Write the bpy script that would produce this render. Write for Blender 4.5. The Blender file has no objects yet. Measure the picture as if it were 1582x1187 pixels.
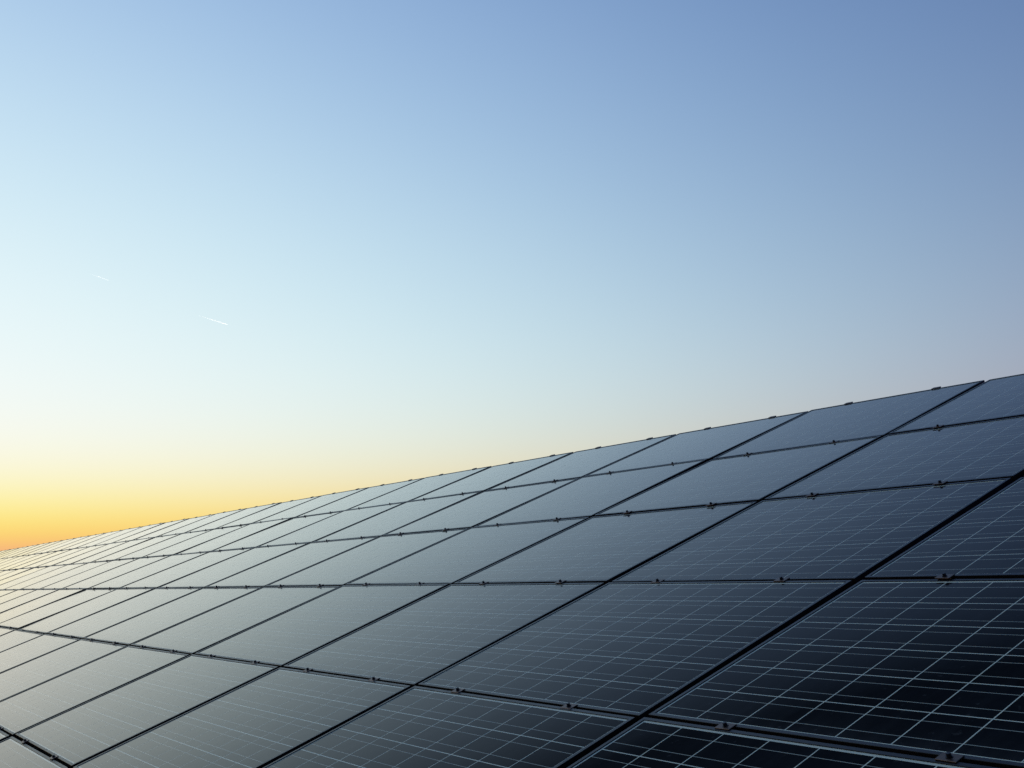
import bpy, bmesh, math, random
from mathutils import Matrix, Vector

SC = bpy.context.scene
COL = SC.collection
RAD = math.radians

# ------------------------------------------------------------------ camera
TILT = RAD(22.702)                      # slope of the array
PITCH_U, PITCH_V = 1.335, 1.000         # module spacing along the row / up the slope (m)
ORIGIN = Vector((0.0, 0.0, 2.80))       # a seam between two columns, on the top edge of the array
CAM_AZ, CAM_EL = 146.992, 10.388        # viewing azimuth (from +X) and elevation, degrees

cam_data = bpy.data.cameras.new("camera")
cam = bpy.data.objects.new("camera", cam_data)
COL.objects.link(cam)
cam.location = (3.8978, -5.7858, 1.5997)
fwd = Vector((math.cos(RAD(CAM_EL)) * math.cos(RAD(CAM_AZ)),
              math.cos(RAD(CAM_EL)) * math.sin(RAD(CAM_AZ)), math.sin(RAD(CAM_EL))))
cam.rotation_euler = fwd.to_track_quat('-Z', 'Y').to_euler()
cam_data.sensor_width = 36.0
cam_data.lens = 40.05
cam_data.clip_start = 0.05
cam_data.clip_end = 200000.0
SC.camera = cam

# ------------------------------------------------------------------ sky and sun (dusk: the sun has just set beside the row)
SUN_EL = RAD(-2.5)
SUN_AZ = -12.0                           # degrees from -X towards +Y
sun_dir = Vector((-math.cos(RAD(SUN_AZ)) * math.cos(SUN_EL), math.sin(RAD(SUN_AZ)) * math.cos(SUN_EL), math.sin(SUN_EL)))

world = bpy.data.worlds.new("World")
SC.world = world
world.use_nodes = True
wn = world.node_tree
bg = wn.nodes["Background"]
sky = wn.nodes.new("ShaderNodeTexSky")
sky.sky_type = 'NISHITA'
sky.sun_disc = False
sky.sun_elevation = SUN_EL
sky.sun_rotation = math.atan2(sun_dir.x, sun_dir.y)
sky.air_density, sky.dust_density, sky.ozone_density = 1.2, 2.0, 4.5
# the camera's response to the bright dusk sky: a contrast curve with a soft shoulder for each channel
sep = wn.nodes.new("ShaderNodeSeparateColor")
comb = wn.nodes.new("ShaderNodeCombineColor")
wn.links.new(sky.outputs[0], sep.inputs[0])


def wmath(op, a, b=None):
    n = wn.nodes.new("ShaderNodeMath")
    n.operation = op
    for i, v in enumerate((a, b)):
        if v is None:
            continue
        if isinstance(v, (int, float)):
            n.inputs[i].default_value = v
        else:
            wn.links.new(v, n.inputs[i])
    return n.outputs[0]


wtc = wn.nodes.new("ShaderNodeTexCoord")
wsep = wn.nodes.new("ShaderNodeSeparateXYZ")
wn.links.new(wtc.outputs["Generated"], wsep.inputs[0])
low = wmath('DIVIDE', wsep.outputs[2], 0.046)
low = wmath('EXPONENT', wmath('MULTIPLY', wmath('MULTIPLY', low, low), -1.0))
broad = wmath('DIVIDE', wsep.outputs[2], 0.17)
broad = wmath('EXPONENT', wmath('MULTIPLY', wmath('MULTIPLY', broad, broad), -1.0))
# away from the sunset the red drains out of the sky
wdot = wn.nodes.new("ShaderNodeVectorMath")
wdot.operation = 'DOT_PRODUCT'
wn.links.new(wtc.outputs["Generated"], wdot.inputs[0])
wdot.inputs[1].default_value = (sun_dir.x, sun_dir.y, 0.0)
side = wn.nodes.new("ShaderNodeMapRange")
side.interpolation_type = 'SMOOTHSTEP'
wn.links.new(wdot.outputs["Value"], side.inputs[0])
side.inputs[1].default_value, side.inputs[2].default_value = -0.6, 0.25
side.inputs[3].default_value, side.inputs[4].default_value = 2.46, 2.27
for i, (a, g) in enumerate(((8.77, 2.27), (6.03, 1.81), (3.68, 1.65))):
    v = wmath('POWER', sep.outputs[i], side.outputs[0] if i == 0 else g)
    v = wmath('MULTIPLY', v, -math.exp(a))
    v = wmath('EXPONENT', v)
    v = wmath('SUBTRACT', 1.0, v)
    if i == 0:
        red = v
    # thicker, paler air in the last degrees above the horizon on the sunset side
    v = wmath('ADD', v, wmath('MULTIPLY', wmath('MULTIPLY', low, red), (0.0, 0.48, 0.30)[i]))
    if i == 2:
        v = wmath('ADD', v, wmath('MULTIPLY', wmath('MULTIPLY', broad, wmath('SUBTRACT', 1.0, red)), 0.30))
    v = wmath('MULTIPLY', v, 10.0)
    wn.links.new(v, comb.inputs[i])
wn.links.new(comb.outputs[0], bg.inputs[0])
bg.inputs[1].default_value = 0.1

sun_data = bpy.data.lights.new("sun", 'SUN')
sun_data.energy = 5.0
sun_data.angle = RAD(0.5)
sun_data.color = (1.0, 0.90, 0.78)
sun = bpy.data.objects.new("sun", sun_data)
sun.rotation_euler = sun_dir.to_track_quat('Z', 'Y').to_euler()
sun.location = (0, 0, 30)
COL.objects.link(sun)

SC.view_settings.view_transform = 'Standard'
SC.view_settings.look = 'None'
SC.view_settings.exposure = 0.0
SC.view_settings.gamma = 1.0
SC.view_settings.use_curve_mapping = False
SC.cycles.max_bounces = 8
SC.cycles.volume_bounces = 6
SC.cycles.use_denoising = False         # the little grain that is left is like the photograph's own

rng = random.Random(7)


# ------------------------------------------------------------------ helpers
def tag(o, label=None, category=None, group=None, kind=None):
    if label:
        o["label"] = label
    if category:
        o["category"] = category
    if group:
        o["group"] = group
    if kind:
        o["kind"] = kind
    return o


def link(name, data, parent=None, loc=(0, 0, 0)):
    o = bpy.data.objects.new(name, data)
    COL.objects.link(o)
    o.location = loc
    if parent is not None:
        o.parent = parent
    return o


def box(bm, x0, x1, y0, y1, z0, z1):
    vs = [bm.verts.new(p) for p in ((x0, y0, z0), (x1, y0, z0), (x1, y1, z0), (x0, y1, z0),
                                    (x0, y0, z1), (x1, y0, z1), (x1, y1, z1), (x0, y1, z1))]
    for f in ((0, 3, 2, 1), (4, 5, 6, 7), (0, 1, 5, 4), (1, 2, 6, 5), (2, 3, 7, 6), (3, 0, 4, 7)):
        bm.faces.new([vs[i] for i in f])
    return vs


def prism(bm, cx, cy, r, z0, z1, n, rot=0.0, r1=None):
    r1 = r if r1 is None else r1
    lo = [bm.verts.new((cx + r * math.cos(rot + 2 * math.pi * i / n), cy + r * math.sin(rot + 2 * math.pi * i / n), z0)) for i in range(n)]
    hi = [bm.verts.new((cx + r1 * math.cos(rot + 2 * math.pi * i / n), cy + r1 * math.sin(rot + 2 * math.pi * i / n), z1)) for i in range(n)]
    for i in range(n):
        j = (i + 1) % n
        bm.faces.new((lo[i], lo[j], hi[j], hi[i]))
    bm.faces.new(hi)
    bm.faces.new(list(reversed(lo)))


def to_mesh(name, bm, mat, bevel=0.0, smooth=False):
    if bevel:
        bmesh.ops.bevel(bm, geom=list(bm.edges), offset=bevel, segments=1, affect='EDGES', profile=0.5)
    bmesh.ops.recalc_face_normals(bm, faces=bm.faces)
    me = bpy.data.meshes.new(name)
    bm.to_mesh(me)
    bm.free()
    me.materials.append(mat)
    if smooth:
        for p in me.polygons:
            p.use_smooth = True
    return me


# ------------------------------------------------------------------ materials
def new_mat(name):
    m = bpy.data.materials.new(name)
    m.use_nodes = True
    nt = m.node_tree
    return m, nt, nt.nodes["Principled BSDF"]


def add(nt, kind, **kw):
    n = nt.nodes.new(kind)
    for k, v in kw.items():
        setattr(n, k, v)
    return n


def mth(nt, op, a, b=None, c=None, clamp=False):
    n = nt.nodes.new("ShaderNodeMath")
    n.operation = op
    n.use_clamp = clamp
    for i, v in enumerate((a, b, c)):
        if v is None:
            continue
        if isinstance(v, (int, float)):
            n.inputs[i].default_value = v
        else:
            nt.links.new(v, n.inputs[i])
    return n.outputs[0]


def mixc(nt, fac, a, b):
    n = nt.nodes.new("ShaderNodeMix")
    n.data_type = 'RGBA'
    for sock, v in ((n.inputs[0], fac), (n.inputs[6], a), (n.inputs[7], b)):
        if isinstance(v, (int, float)):
            sock.default_value = v
        elif isinstance(v, tuple):
            sock.default_value = (*v, 1.0)
        else:
            nt.links.new(v, sock)
    return n.outputs[2]


def glazed(name):
    """Matter behind coated, finely pressed solar glass: the coating swallows the mirror image seen steeply and leaves it at a glancing view.
    Returns the material, its tree, the socket for the colour behind the glass and a noise value for the film of dust."""
    m = bpy.data.materials.new(name)
    m.use_nodes = True
    nt = m.node_tree
    nt.nodes.remove(nt.nodes["Principled BSDF"])
    out = nt.nodes["Material Output"]
    geo = add(nt, "ShaderNodeNewGeometry")

    def noise(scale, detail):
        n = add(nt, "ShaderNodeTexNoise")
        n.inputs["Scale"].default_value = scale
        n.inputs["Detail"].default_value = detail
        nt.links.new(geo.outputs["Position"], n.inputs["Vector"])
        return n.outputs[0]

    film, wave, fine = noise(1.7, 4.0), noise(9.0, 1.0), noise(260.0, 2.0)
    # dust: runs down the slope in faint streaks and gathers above the lower frame lip of every panel
    mp = add(nt, "ShaderNodeMapping", vector_type='TEXTURE')
    mp.inputs["Location"].default_value = ORIGIN
    mp.inputs["Rotation"].default_value = (TILT, 0, 0)
    nt.links.new(geo.outputs["Position"], mp.inputs["Vector"])
    sxyz = add(nt, "ShaderNodeSeparateXYZ")
    nt.links.new(mp.outputs[0], sxyz.inputs[0])
    cxyz = add(nt, "ShaderNodeCombineXYZ")
    nt.links.new(mth(nt, 'MULTIPLY', sxyz.outputs[0], 26.0), cxyz.inputs[0])
    nt.links.new(mth(nt, 'MULTIPLY', sxyz.outputs[1], 1.6), cxyz.inputs[1])
    st = add(nt, "ShaderNodeTexNoise")
    st.inputs["Scale"].default_value = 1.0
    st.inputs["Detail"].default_value = 5.0
    nt.links.new(cxyz.outputs[0], st.inputs["Vector"])
    edge = mth(nt, 'FRACT', sxyz.outputs[1])
    edge = mth(nt, 'EXPONENT', mth(nt, 'MULTIPLY', mth(nt, 'SUBTRACT', edge, 0.02), -22.0))
    streak = mth(nt, 'POWER', st.outputs[0], 3.0)
    spots = mth(nt, 'MULTIPLY', mth(nt, 'SUBTRACT', noise(38.0, 3.0), 0.66, clamp=True), 1.2)
    dust = mth(nt, 'ADD', mth(nt, 'ADD', mth(nt, 'MULTIPLY', streak, 0.08), mth(nt, 'MULTIPLY', mth(nt, 'MULTIPLY', edge, st.outputs[0]), 0.17)),
               mth(nt, 'ADD', mth(nt, 'MULTIPLY', film, 0.006), spots))
    bump = add(nt, "ShaderNodeBump")
    bump.inputs["Strength"].default_value = 0.10
    bump.inputs["Distance"].default_value = 0.0012
    nt.links.new(wave, bump.inputs["Height"])
    bump2 = add(nt, "ShaderNodeBump")
    bump2.inputs["Strength"].default_value = 0.05
    bump2.inputs["Distance"].default_value = 0.0004
    nt.links.new(fine, bump2.inputs["Height"])
    nt.links.new(bump.outputs[0], bump2.inputs["Normal"])
    mr = add(nt, "ShaderNodeMapRange")
    nt.links.new(film, mr.inputs[0])
    mr.inputs[1].default_value, mr.inputs[2].default_value = 0.3, 0.7
    mr.inputs[3].default_value, mr.inputs[4].default_value = GLASS_ROUGH
    dif = add(nt, "ShaderNodeBsdfDiffuse")
    glo = add(nt, "ShaderNodeBsdfAnisotropic", distribution='MULTI_GGX')
    glo.inputs["Color"].default_value = GLASS_TINT
    nt.links.new(mr.outputs[0], glo.inputs["Roughness"])
    nt.links.new(bump2.outputs[0], glo.inputs["Normal"])
    fre = add(nt, "ShaderNodeFresnel")
    fre.inputs["IOR"].default_value = 1.5
    nt.links.new(bump2.outputs[0], fre.inputs["Normal"])
    fac = mth(nt, 'MAXIMUM', mth(nt, 'MULTIPLY', mth(nt, 'SUBTRACT', fre.outputs[0], COAT_CUT), COAT_GAIN), 0.006)
    fac = mth(nt, 'MINIMUM', fac, 1.0)
    fac = mth(nt, 'MULTIPLY', fac, mth(nt, 'SUBTRACT', 1.0, mth(nt, 'MULTIPLY', dust, 0.8)))
    mix = add(nt, "ShaderNodeMixShader")
    nt.links.new(fac, mix.inputs[0])
    nt.links.new(dif.outputs[0], mix.inputs[1])
    nt.links.new(glo.outputs[0], mix.inputs[2])
    nt.links.new(mix.outputs[0], out.inputs["Surface"])
    return m, nt, dif.inputs["Color"], dust


GLASS_ROUGH = (0.07, 0.12)
GLASS_TINT = (1.0, 0.94, 0.87, 1.0)
COAT_CUT, COAT_GAIN = 0.150, 1.62
CELL, GAP = 0.1540, 0.0037


def cell_material():
    m, nt, colour, film = glazed("polycrystalline_cell")
    uv = add(nt, "ShaderNodeUVMap")
    sp = add(nt, "ShaderNodeSeparateXYZ")
    nt.links.new(uv.outputs[0], sp.inputs[0])
    geo = add(nt, "ShaderNodeNewGeometry")
    vor = add(nt, "ShaderNodeTexVoronoi")
    vor.inputs["Scale"].default_value = 75.0
    nt.links.new(geo.outputs["Position"], vor.inputs["Vector"])
    vs = add(nt, "ShaderNodeSeparateColor")
    nt.links.new(vor.outputs["Color"], vs.inputs[0])
    info = add(nt, "ShaderNodeObjectInfo")
    tone = mth(nt, 'ADD', mth(nt, 'MULTIPLY', vs.outputs[0], 0.4), mth(nt, 'MULTIPLY', info.outputs["Random"], 0.5))
    col = mixc(nt, tone, (0.0040, 0.0048, 0.0055), (0.0080, 0.0094, 0.0115))
    # a trace of dust on the glass
    col = mixc(nt, film, col, (0.26, 0.25, 0.22))
    # the two soldered ribbons that run along the row, a quarter in from each edge
    d1 = mth(nt, 'ABSOLUTE', mth(nt, 'SUBTRACT', sp.outputs[1], 0.25))
    d2 = mth(nt, 'ABSOLUTE', mth(nt, 'SUBTRACT', sp.outputs[1], 0.75))
    bar = mth(nt, 'LESS_THAN', mth(nt, 'MINIMUM', d1, d2), 0.0076)
    col = mixc(nt, bar, col, (0.46, 0.45, 0.33))
    nt.links.new(col, colour)
    return m


def backsheet_material():
    m, nt, colour, film = glazed("white_backsheet")
    nt.links.new(mixc(nt, film, (0.84, 0.82, 0.58), (0.26, 0.25, 0.22)), colour)
    return m


def metal(name, col, rough, var=0.3, metallic=1.0, ior=1.5):
    m, nt, b = new_mat(name)
    geo = add(nt, "ShaderNodeNewGeometry")
    no = add(nt, "ShaderNodeTexNoise")
    no.inputs["Scale"].default_value = 14.0
    no.inputs["Detail"].default_value = 5.0
    nt.links.new(geo.outputs["Position"], no.inputs["Vector"])
    dark = tuple(c * (1 - var) for c in col)
    nt.links.new(mixc(nt, no.outputs[0], col, dark), b.inputs["Base Color"])
    b.inputs["Metallic"].default_value = metallic
    b.inputs["IOR"].default_value = ior
    mr = add(nt, "ShaderNodeMapRange")
    nt.links.new(no.outputs[0], mr.inputs[0])
    mr.inputs[3].default_value, mr.inputs[4].default_value = rough * 0.8, rough * 1.25
    nt.links.new(mr.outputs[0], b.inputs["Roughness"])
    return m


M_CELL = cell_material()
M_BACK = backsheet_material()
M_FRAME = metal("dark_anodised_aluminium", (0.014, 0.010, 0.008), 0.34, 0.3, 0.0, 1.33)
M_CLAMP = metal("glow_tinted_aluminium", (0.22, 0.145, 0.105), 0.45)  # grey aluminium; warm sunset glow is put into the base colour as brown
M_BOLT = metal("dull_steel", (0.05, 0.05, 0.055), 0.42)
M_STEEL = metal("galvanised_steel", (0.42, 0.43, 0.44), 0.5, 0.35)


# ------------------------------------------------------------------ the ground
def ground():
    m, nt, b = new_mat("meadow")
    geo = add(nt, "ShaderNodeNewGeometry")
    n1 = add(nt, "ShaderNodeTexNoise")
    n1.inputs["Scale"].default_value = 0.6
    n1.inputs["Detail"].default_value = 8.0
    nt.links.new(geo.outputs["Position"], n1.inputs["Vector"])
    n2 = add(nt, "ShaderNodeTexNoise")
    n2.inputs["Scale"].default_value = 22.0
    n2.inputs["Detail"].default_value = 6.0
    nt.links.new(geo.outputs["Position"], n2.inputs["Vector"])
    c = mixc(nt, n1.outputs[0], (0.035, 0.055, 0.018), (0.085, 0.080, 0.040))
    c = mixc(nt, mth(nt, 'MULTIPLY', n2.outputs[0], 0.6), c, (0.03, 0.036, 0.015))
    nt.links.new(c, b.inputs["Base Color"])
    b.inputs["Roughness"].default_value = 0.95
    bump = add(nt, "ShaderNodeBump")
    bump.inputs["Distance"].default_value = 0.05
    nt.links.new(n2.outputs[0], bump.inputs["Height"])
    nt.links.new(bump.outputs[0], b.inputs["Normal"])
    bm = bmesh.new()
    rings = [0.0, 8, 16, 30, 60, 120, 300, 900, 3000, 12000]
    prev = [bm.verts.new((0, 0, 0))]
    gr = random.Random(3)
    for r in rings[1:]:
        cur = []
        for i in range(48):
            a = 2 * math.pi * i / 48
            z = gr.uniform(-0.04, 0.04) if r < 100 else gr.uniform(-0.3, 0.1)
            cur.append(bm.verts.new((r * math.cos(a), r * math.sin(a), z)))
        for i in range(48):
            j = (i + 1) % 48
            if len(prev) == 1:
                bm.faces.new((prev[0], cur[i], cur[j]))
            else:
                bm.faces.new((prev[i], cur[i], cur[j], prev[j]))
        prev = cur
    o = link("ground", to_mesh("ground", bm, m, smooth=True))
    tag(o, "level field of short grass under the solar array", "ground", kind="structure")


ground()

# ------------------------------------------------------------------ solar module parts
PW, PH = PITCH_U - 0.0355, PITCH_V - 0.0145      # outer size of one framed module
LIP = 0.0135                                     # width of the frame's top lip
LIP_Z, DEPTH = 0.0028, 0.046                     # lip above the glass, frame depth
NU, NV = 8, 6                                    # cells along the row / up the slope
EDGE_U = (PW - 2 * LIP - NU * CELL - (NU - 1) * GAP) / 2
EDGE_BOTTOM = 0.0070                             # the string of cells sits low in the frame
CELL_Z0, CELL_Z1 = -0.00005, 0.00012


def frame_mesh():
    bm = bmesh.new()
    X, Y = PW / 2, PH / 2
    b = 0.0009                                   # small chamfer on the outer and inner lip edges
    wall = 0.0022
    rings = [(X, Y, LIP_Z - DEPTH), (X, Y, LIP_Z - b), (X - b, Y - b, LIP_Z), (X - LIP + b * .6, Y - LIP + b * .6, LIP_Z),
             (X - LIP, Y - LIP, LIP_Z - b * .6), (X - LIP, Y - LIP, -0.006), (X - wall, Y - wall, -0.006),
             (X - wall, Y - wall, LIP_Z - DEPTH + wall), (X - 0.028, Y - 0.028, LIP_Z - DEPTH + wall), (X - 0.028, Y - 0.028, LIP_Z - DEPTH)]
    vs = []
    for (x, y, z) in rings:
        vs.append([bm.verts.new(p) for p in ((-x, -y, z), (x, -y, z), (x, y, z), (-x, y, z))])
    n = len(vs)
    for k in range(n):
        a, c = vs[k], vs[(k + 1) % n]
        for i in range(4):
            j = (i + 1) % 4
            bm.faces.new((a[i], a[j], c[j], c[i]))
    return to_mesh("frame", bm, M_FRAME)


def laminate_mesh():
    bm = bmesh.new()
    X, Y = PW / 2 - LIP + 0.002, PH / 2 - LIP + 0.002
    box(bm, -X, X, -Y, Y, -0.005, 0.0)
    return to_mesh("glass_laminate", bm, M_BACK)


def cell_box(bm, uvl, cx, cy):
    h = CELL / 2
    vs = box(bm, cx - h, cx + h, cy - h, cy + h, CELL_Z0, CELL_Z1)
    bm.faces.ensure_lookup_table()
    for f in bm.faces[-6:]:
        for lp in f.loops:
            lp[uvl].uv = ((lp.vert.co.x - cx) / CELL + 0.5, (lp.vert.co.y - cy) / CELL + 0.5)


def cell_centres():
    for iv in range(NV):
        for iu in range(NU):
            yield (-PW / 2 + LIP + EDGE_U + CELL / 2 + iu * (CELL + GAP), -PH / 2 + LIP + EDGE_BOTTOM + CELL / 2 + iv * (CELL + GAP))


def one_cell_mesh():
    bm = bmesh.new()
    uvl = bm.loops.layers.uv.new("UVMap")
    cell_box(bm, uvl, 0, 0)
    return to_mesh("cell", bm, M_CELL)


def all_cells_mesh():
    bm = bmesh.new()
    uvl = bm.loops.layers.uv.new("UVMap")
    for cx, cy in cell_centres():
        cell_box(bm, uvl, cx, cy)
    return to_mesh("cells", bm, M_CELL)


CLAMP_X = (-0.5 + 0.245, -0.5 + 0.745)           # where the clamps sit along a module
VG = PITCH_V - PH                                # gap between rows


def clamp_mesh(end=False):
    """A hat-section clamp: plate over the lips of two modules, legs down into the gap (origin: middle of the gap, lip level)."""
    bm = bmesh.new()
    hl, hw, t = 0.026, VG / 2 + 0.0085, 0.0028
    if not end:
        box(bm, -hl, hl, -hw, hw, 0.0003, t)
        box(bm, -hl + 0.001, hl - 0.001, -VG / 2 + 0.001, -VG / 2 + 0.004, -0.028, 0.0001)
        box(bm, -hl + 0.001, hl - 0.001, VG / 2 - 0.004, VG / 2 - 0.001, -0.028, 0.0001)
    else:
        box(bm, -hl, hl, -hw, 0.012, 0.0003, t + 0.0008)
        box(bm, -hl + 0.001, hl - 0.001, -VG / 2 + 0.001, 0.011, -0.046, 0.0001)
    return to_mesh("clamp", bm, M_CLAMP, bevel=0.0006)


def bolt_mesh():
    bm = bmesh.new()
    prism(bm, 0, 0, 0.0080, 0.0030, 0.0044, 16)
    prism(bm, 0, 0, 0.0056, 0.0044, 0.0118, 12, r1=0.0053)
    prism(bm, 0, 0, 0.0030, -0.040, 0.0029, 8)
    return to_mesh("bolt", bm, M_BOLT)


ME_FRAME, ME_LAM, ME_CELL, ME_CELLS = frame_mesh(), laminate_mesh(), one_cell_mesh(), all_cells_mesh()
ME_CLAMP, ME_END, ME_BOLT = clamp_mesh(), clamp_mesh(True), bolt_mesh()
CENTRES = list(cell_centres())

SLOPE = Matrix.Translation(ORIGIN) @ Matrix.Rotation(TILT, 4, 'X')   # array frame: x along the row, y up the slope, z off the glass
cam_inv = Matrix.LocRotScale(cam.location, cam.rotation_euler, None).inverted()


def pixel(p):
    """Where a world point falls, in pixels of a 1582-pixel-wide picture (only used to judge how large a piece shows)."""
    q = cam_inv @ p
    if q.z > -0.05:
        return None
    return Vector((791 + q.x / -q.z * 1760, 593.5 - q.y / -q.z * 1760))


def cells_show_singly(mat):
    best = 0
    for cx, cy in (CENTRES[0], CENTRES[NU - 1], CENTRES[-1], CENTRES[-NU], CENTRES[len(CENTRES) // 2]):
        c = [pixel(mat @ Vector((cx + sx * CELL / 2, cy + sy * CELL / 2, 0))) for sx, sy in ((-1, -1), (1, -1), (1, 1), (-1, 1))]
        if any(v is None for v in c):
            continue
        m = sum(c, Vector((0, 0))) / 4
        if not (-40 < m.x < 1622 and 400 < m.y < 1227):
            continue
        area = abs((c[2] - c[0]).cross(c[3] - c[1])) / 2
        best = max(best, area / max((c[2] - c[0]).length, (c[3] - c[1]).length) * 1.0)
    return best > 3.8


ROW_LABEL = (
    "dark framed solar panel in the topmost row, its upper edge against the sky",
    "dark framed solar panel in the second row below the array's upper edge",
    "dark framed solar panel in the third row below the array's upper edge",
    "dark framed solar panel in the fourth row below the array's upper edge",
    "dark framed solar panel in the fifth row below the array's upper edge",
    "dark framed solar panel in the sixth and lowest row of the array",
)
ROW_GROUP = ("panels of the top row", "panels of the second row", "panels of the third row",
             "panels of the fourth row", "panels of the fifth row", "panels of the lowest row")
COL_LEFT, COL_RIGHT = 31, -6                      # columns built (counted away from the reference seam)

n_single = 0
for k in range(COL_RIGHT, COL_LEFT):
    col_dy = rng.gauss(0, 0.0035)
    col_dx = rng.gauss(0, 0.0012)
    for r in range(6):
        root = bpy.data.objects.new("solar_panel", None)
        root.empty_display_size = 0.1
        COL.objects.link(root)
        x = -(k + 0.5) * PITCH_U + col_dx + rng.gauss(0, 0.0006)
        y = -(r + 0.5) * PITCH_V + col_dy + rng.gauss(0, 0.0008)
        wob = Matrix.Rotation(RAD(rng.gauss(0, 0.20)), 4, 'X') @ Matrix.Rotation(RAD(rng.gauss(0, 0.09)), 4, 'Y') @ Matrix.Rotation(RAD(rng.gauss(0, 0.03)), 4, 'Z')
        mat = SLOPE @ Matrix.Translation((x, y, rng.gauss(0, 0.0004))) @ wob
        root.matrix_world = mat
        tag(root, ROW_LABEL[r], "solar panel", ROW_GROUP[r])
        link("frame", ME_FRAME, root)
        lam = link("glass_laminate", ME_LAM, root)
        if cells_show_singly(mat):
            n_single += 1
            for cx, cy in CENTRES:
                link("cell", ME_CELL, lam, (cx, cy, 0))
        else:
            tag(link("cells", ME_CELLS, lam), kind="stuff")
        for fx in CLAMP_X:
            jx = fx * PITCH_U + rng.gauss(0, 0.004)
            c = link("clamp", ME_CLAMP, root, (jx, -PITCH_V / 2, LIP_Z))
            c.rotation_euler.z = RAD(rng.gauss(0, 0.8))
            bo = link("bolt", ME_BOLT, c)
            bo.rotation_euler.z = rng.uniform(0, 1)
            if r == 0:
                c = link("clamp", ME_END, root, (jx, PITCH_V / 2, LIP_Z))
print("panels with single cells:", n_single)


# ------------------------------------------------------------------ the substructure under the panels
def beam_mesh(name, sx, sy, sz):
    bm = bmesh.new()
    box(bm, -sx / 2, sx / 2, -sy / 2, sy / 2, -sz / 2, sz / 2)
    return to_mesh(name, bm, M_STEEL, bevel=0.003)


ROWS = 6
RAIL_Z = LIP_Z - DEPTH - 0.004
me_rail = beam_mesh("mounting_rail", 0.045, ROWS * PITCH_V + 0.10, 0.06)
x_left, x_right = -COL_LEFT * PITCH_U, -COL_RIGHT * PITCH_U
for k in range(COL_RIGHT, COL_LEFT):
    for fx in CLAMP_X:
        o = link("mounting_rail", me_rail)
        o.matrix_world = SLOPE @ Matrix.Translation((-(k + 0.5) * PITCH_U + fx * PITCH_U, -ROWS * PITCH_V / 2, RAIL_Z - 0.032))
        tag(o, "grey metal rail running up the slope under the panels", "rail", "rails under the panels")

span = x_right - x_left
me_purlin = beam_mesh("purlin", span, 0.07, 0.12)
for vv, label in ((1.3, "long steel purlin carrying the rails under the upper panel rows"), (4.7, "long steel purlin carrying the rails under the lower panel rows")):
    o = link("purlin", me_purlin)
    o.matrix_world = SLOPE @ Matrix.Translation(((x_left + x_right) / 2, -vv, RAIL_Z - 0.125))
    tag(o, label, "purlin")
    head = SLOPE @ Vector((0, -vv, RAIL_Z - 0.185))
    hgt = head.z + 0.30
    me_post = beam_mesh("post", 0.10, 0.10, hgt)
    k = COL_RIGHT
    while k < COL_LEFT:
        p = link("post", me_post)
        p.location = (-(k + 0.5) * PITCH_U, head.y, head.z - hgt / 2 + 0.02)
        tag(p, "square steel post holding up the %s purlin behind the panels" % ("upper" if vv < 3 else "lower"), "post",
            "posts under the %s purlin" % ("upper" if vv < 3 else "lower"))
        k += 2


# ------------------------------------------------------------------ two vapour trails high in the sky
def contrail(px0, py0, px1, py1, altitude, radius, depth, label):
    """A trail of ice crystals behind an aircraft, as long, wide and far away as it stands (end points given as viewing directions)."""
    cm = cam_inv.inverted()

    def ray(px, py):
        return (cm.to_3x3() @ Vector(((px - 791) / 1760, -(py - 593.5) / 1760, -1.0))).normalized()
    a, b = ray(px0, py0), ray(px1, py1)
    A = cam.location + a * (altitude / a.z)
    B = cam.location + b * (altitude / b.z)
    B.z = A.z = altitude
    m = bpy.data.materials.new("ice_crystal_trail")
    m.use_nodes = True
    nt = m.node_tree
    nt.nodes.clear()
    out = nt.nodes.new("ShaderNodeOutputMaterial")
    vol = nt.nodes.new("ShaderNodeVolumeScatter")
    vol.inputs["Color"].default_value = (1, 1, 1, 1)
    vol.inputs["Density"].default_value = depth / radius
    vol.inputs["Anisotropy"].default_value = 0.7
    nt.links.new(vol.outputs[0], out.inputs["Volume"])
    axis = (B - A)
    L = axis.length
    q = axis.to_track_quat('Z', 'Y').to_matrix().to_4x4()
    bm = bmesh.new()
    N, S = 10, 24
    cr = random.Random(int(px0))
    prev = None
    for i in range(S + 1):
        t = i / S
        rr = radius * (0.10 + 0.90 * min(1.0, (t / 0.55)) ** 1.3) * (1.0 if t < 0.97 else 0.5) * cr.uniform(0.92, 1.08)
        ring = [bm.verts.new((rr * math.cos(2 * math.pi * j / N), rr * math.sin(2 * math.pi * j / N), t * L)) for j in range(N)]
        if prev:
            for j in range(N):
                bm.faces.new((prev[j], prev[(j + 1) % N], ring[(j + 1) % N], ring[j]))
        else:
            bm.faces.new(list(reversed(ring)))
        prev = ring
    bm.faces.new(prev)
    o = link("contrail", to_mesh("contrail", bm, m, smooth=True))
    o.matrix_world = Matrix.Translation(A) @ q
    tag(o, label, "contrail", "contrails in the evening sky")


contrail(300, 485.5, 352.5, 502.0, 9800.0, 15.0, 0.26, "brighter and longer white contrail streak, the lower of two in the sky")
contrail(132, 420.5, 168.5, 433.5, 10400.0, 12.0, 0.09, "fainter and shorter white contrail streak, the higher of two in the sky")
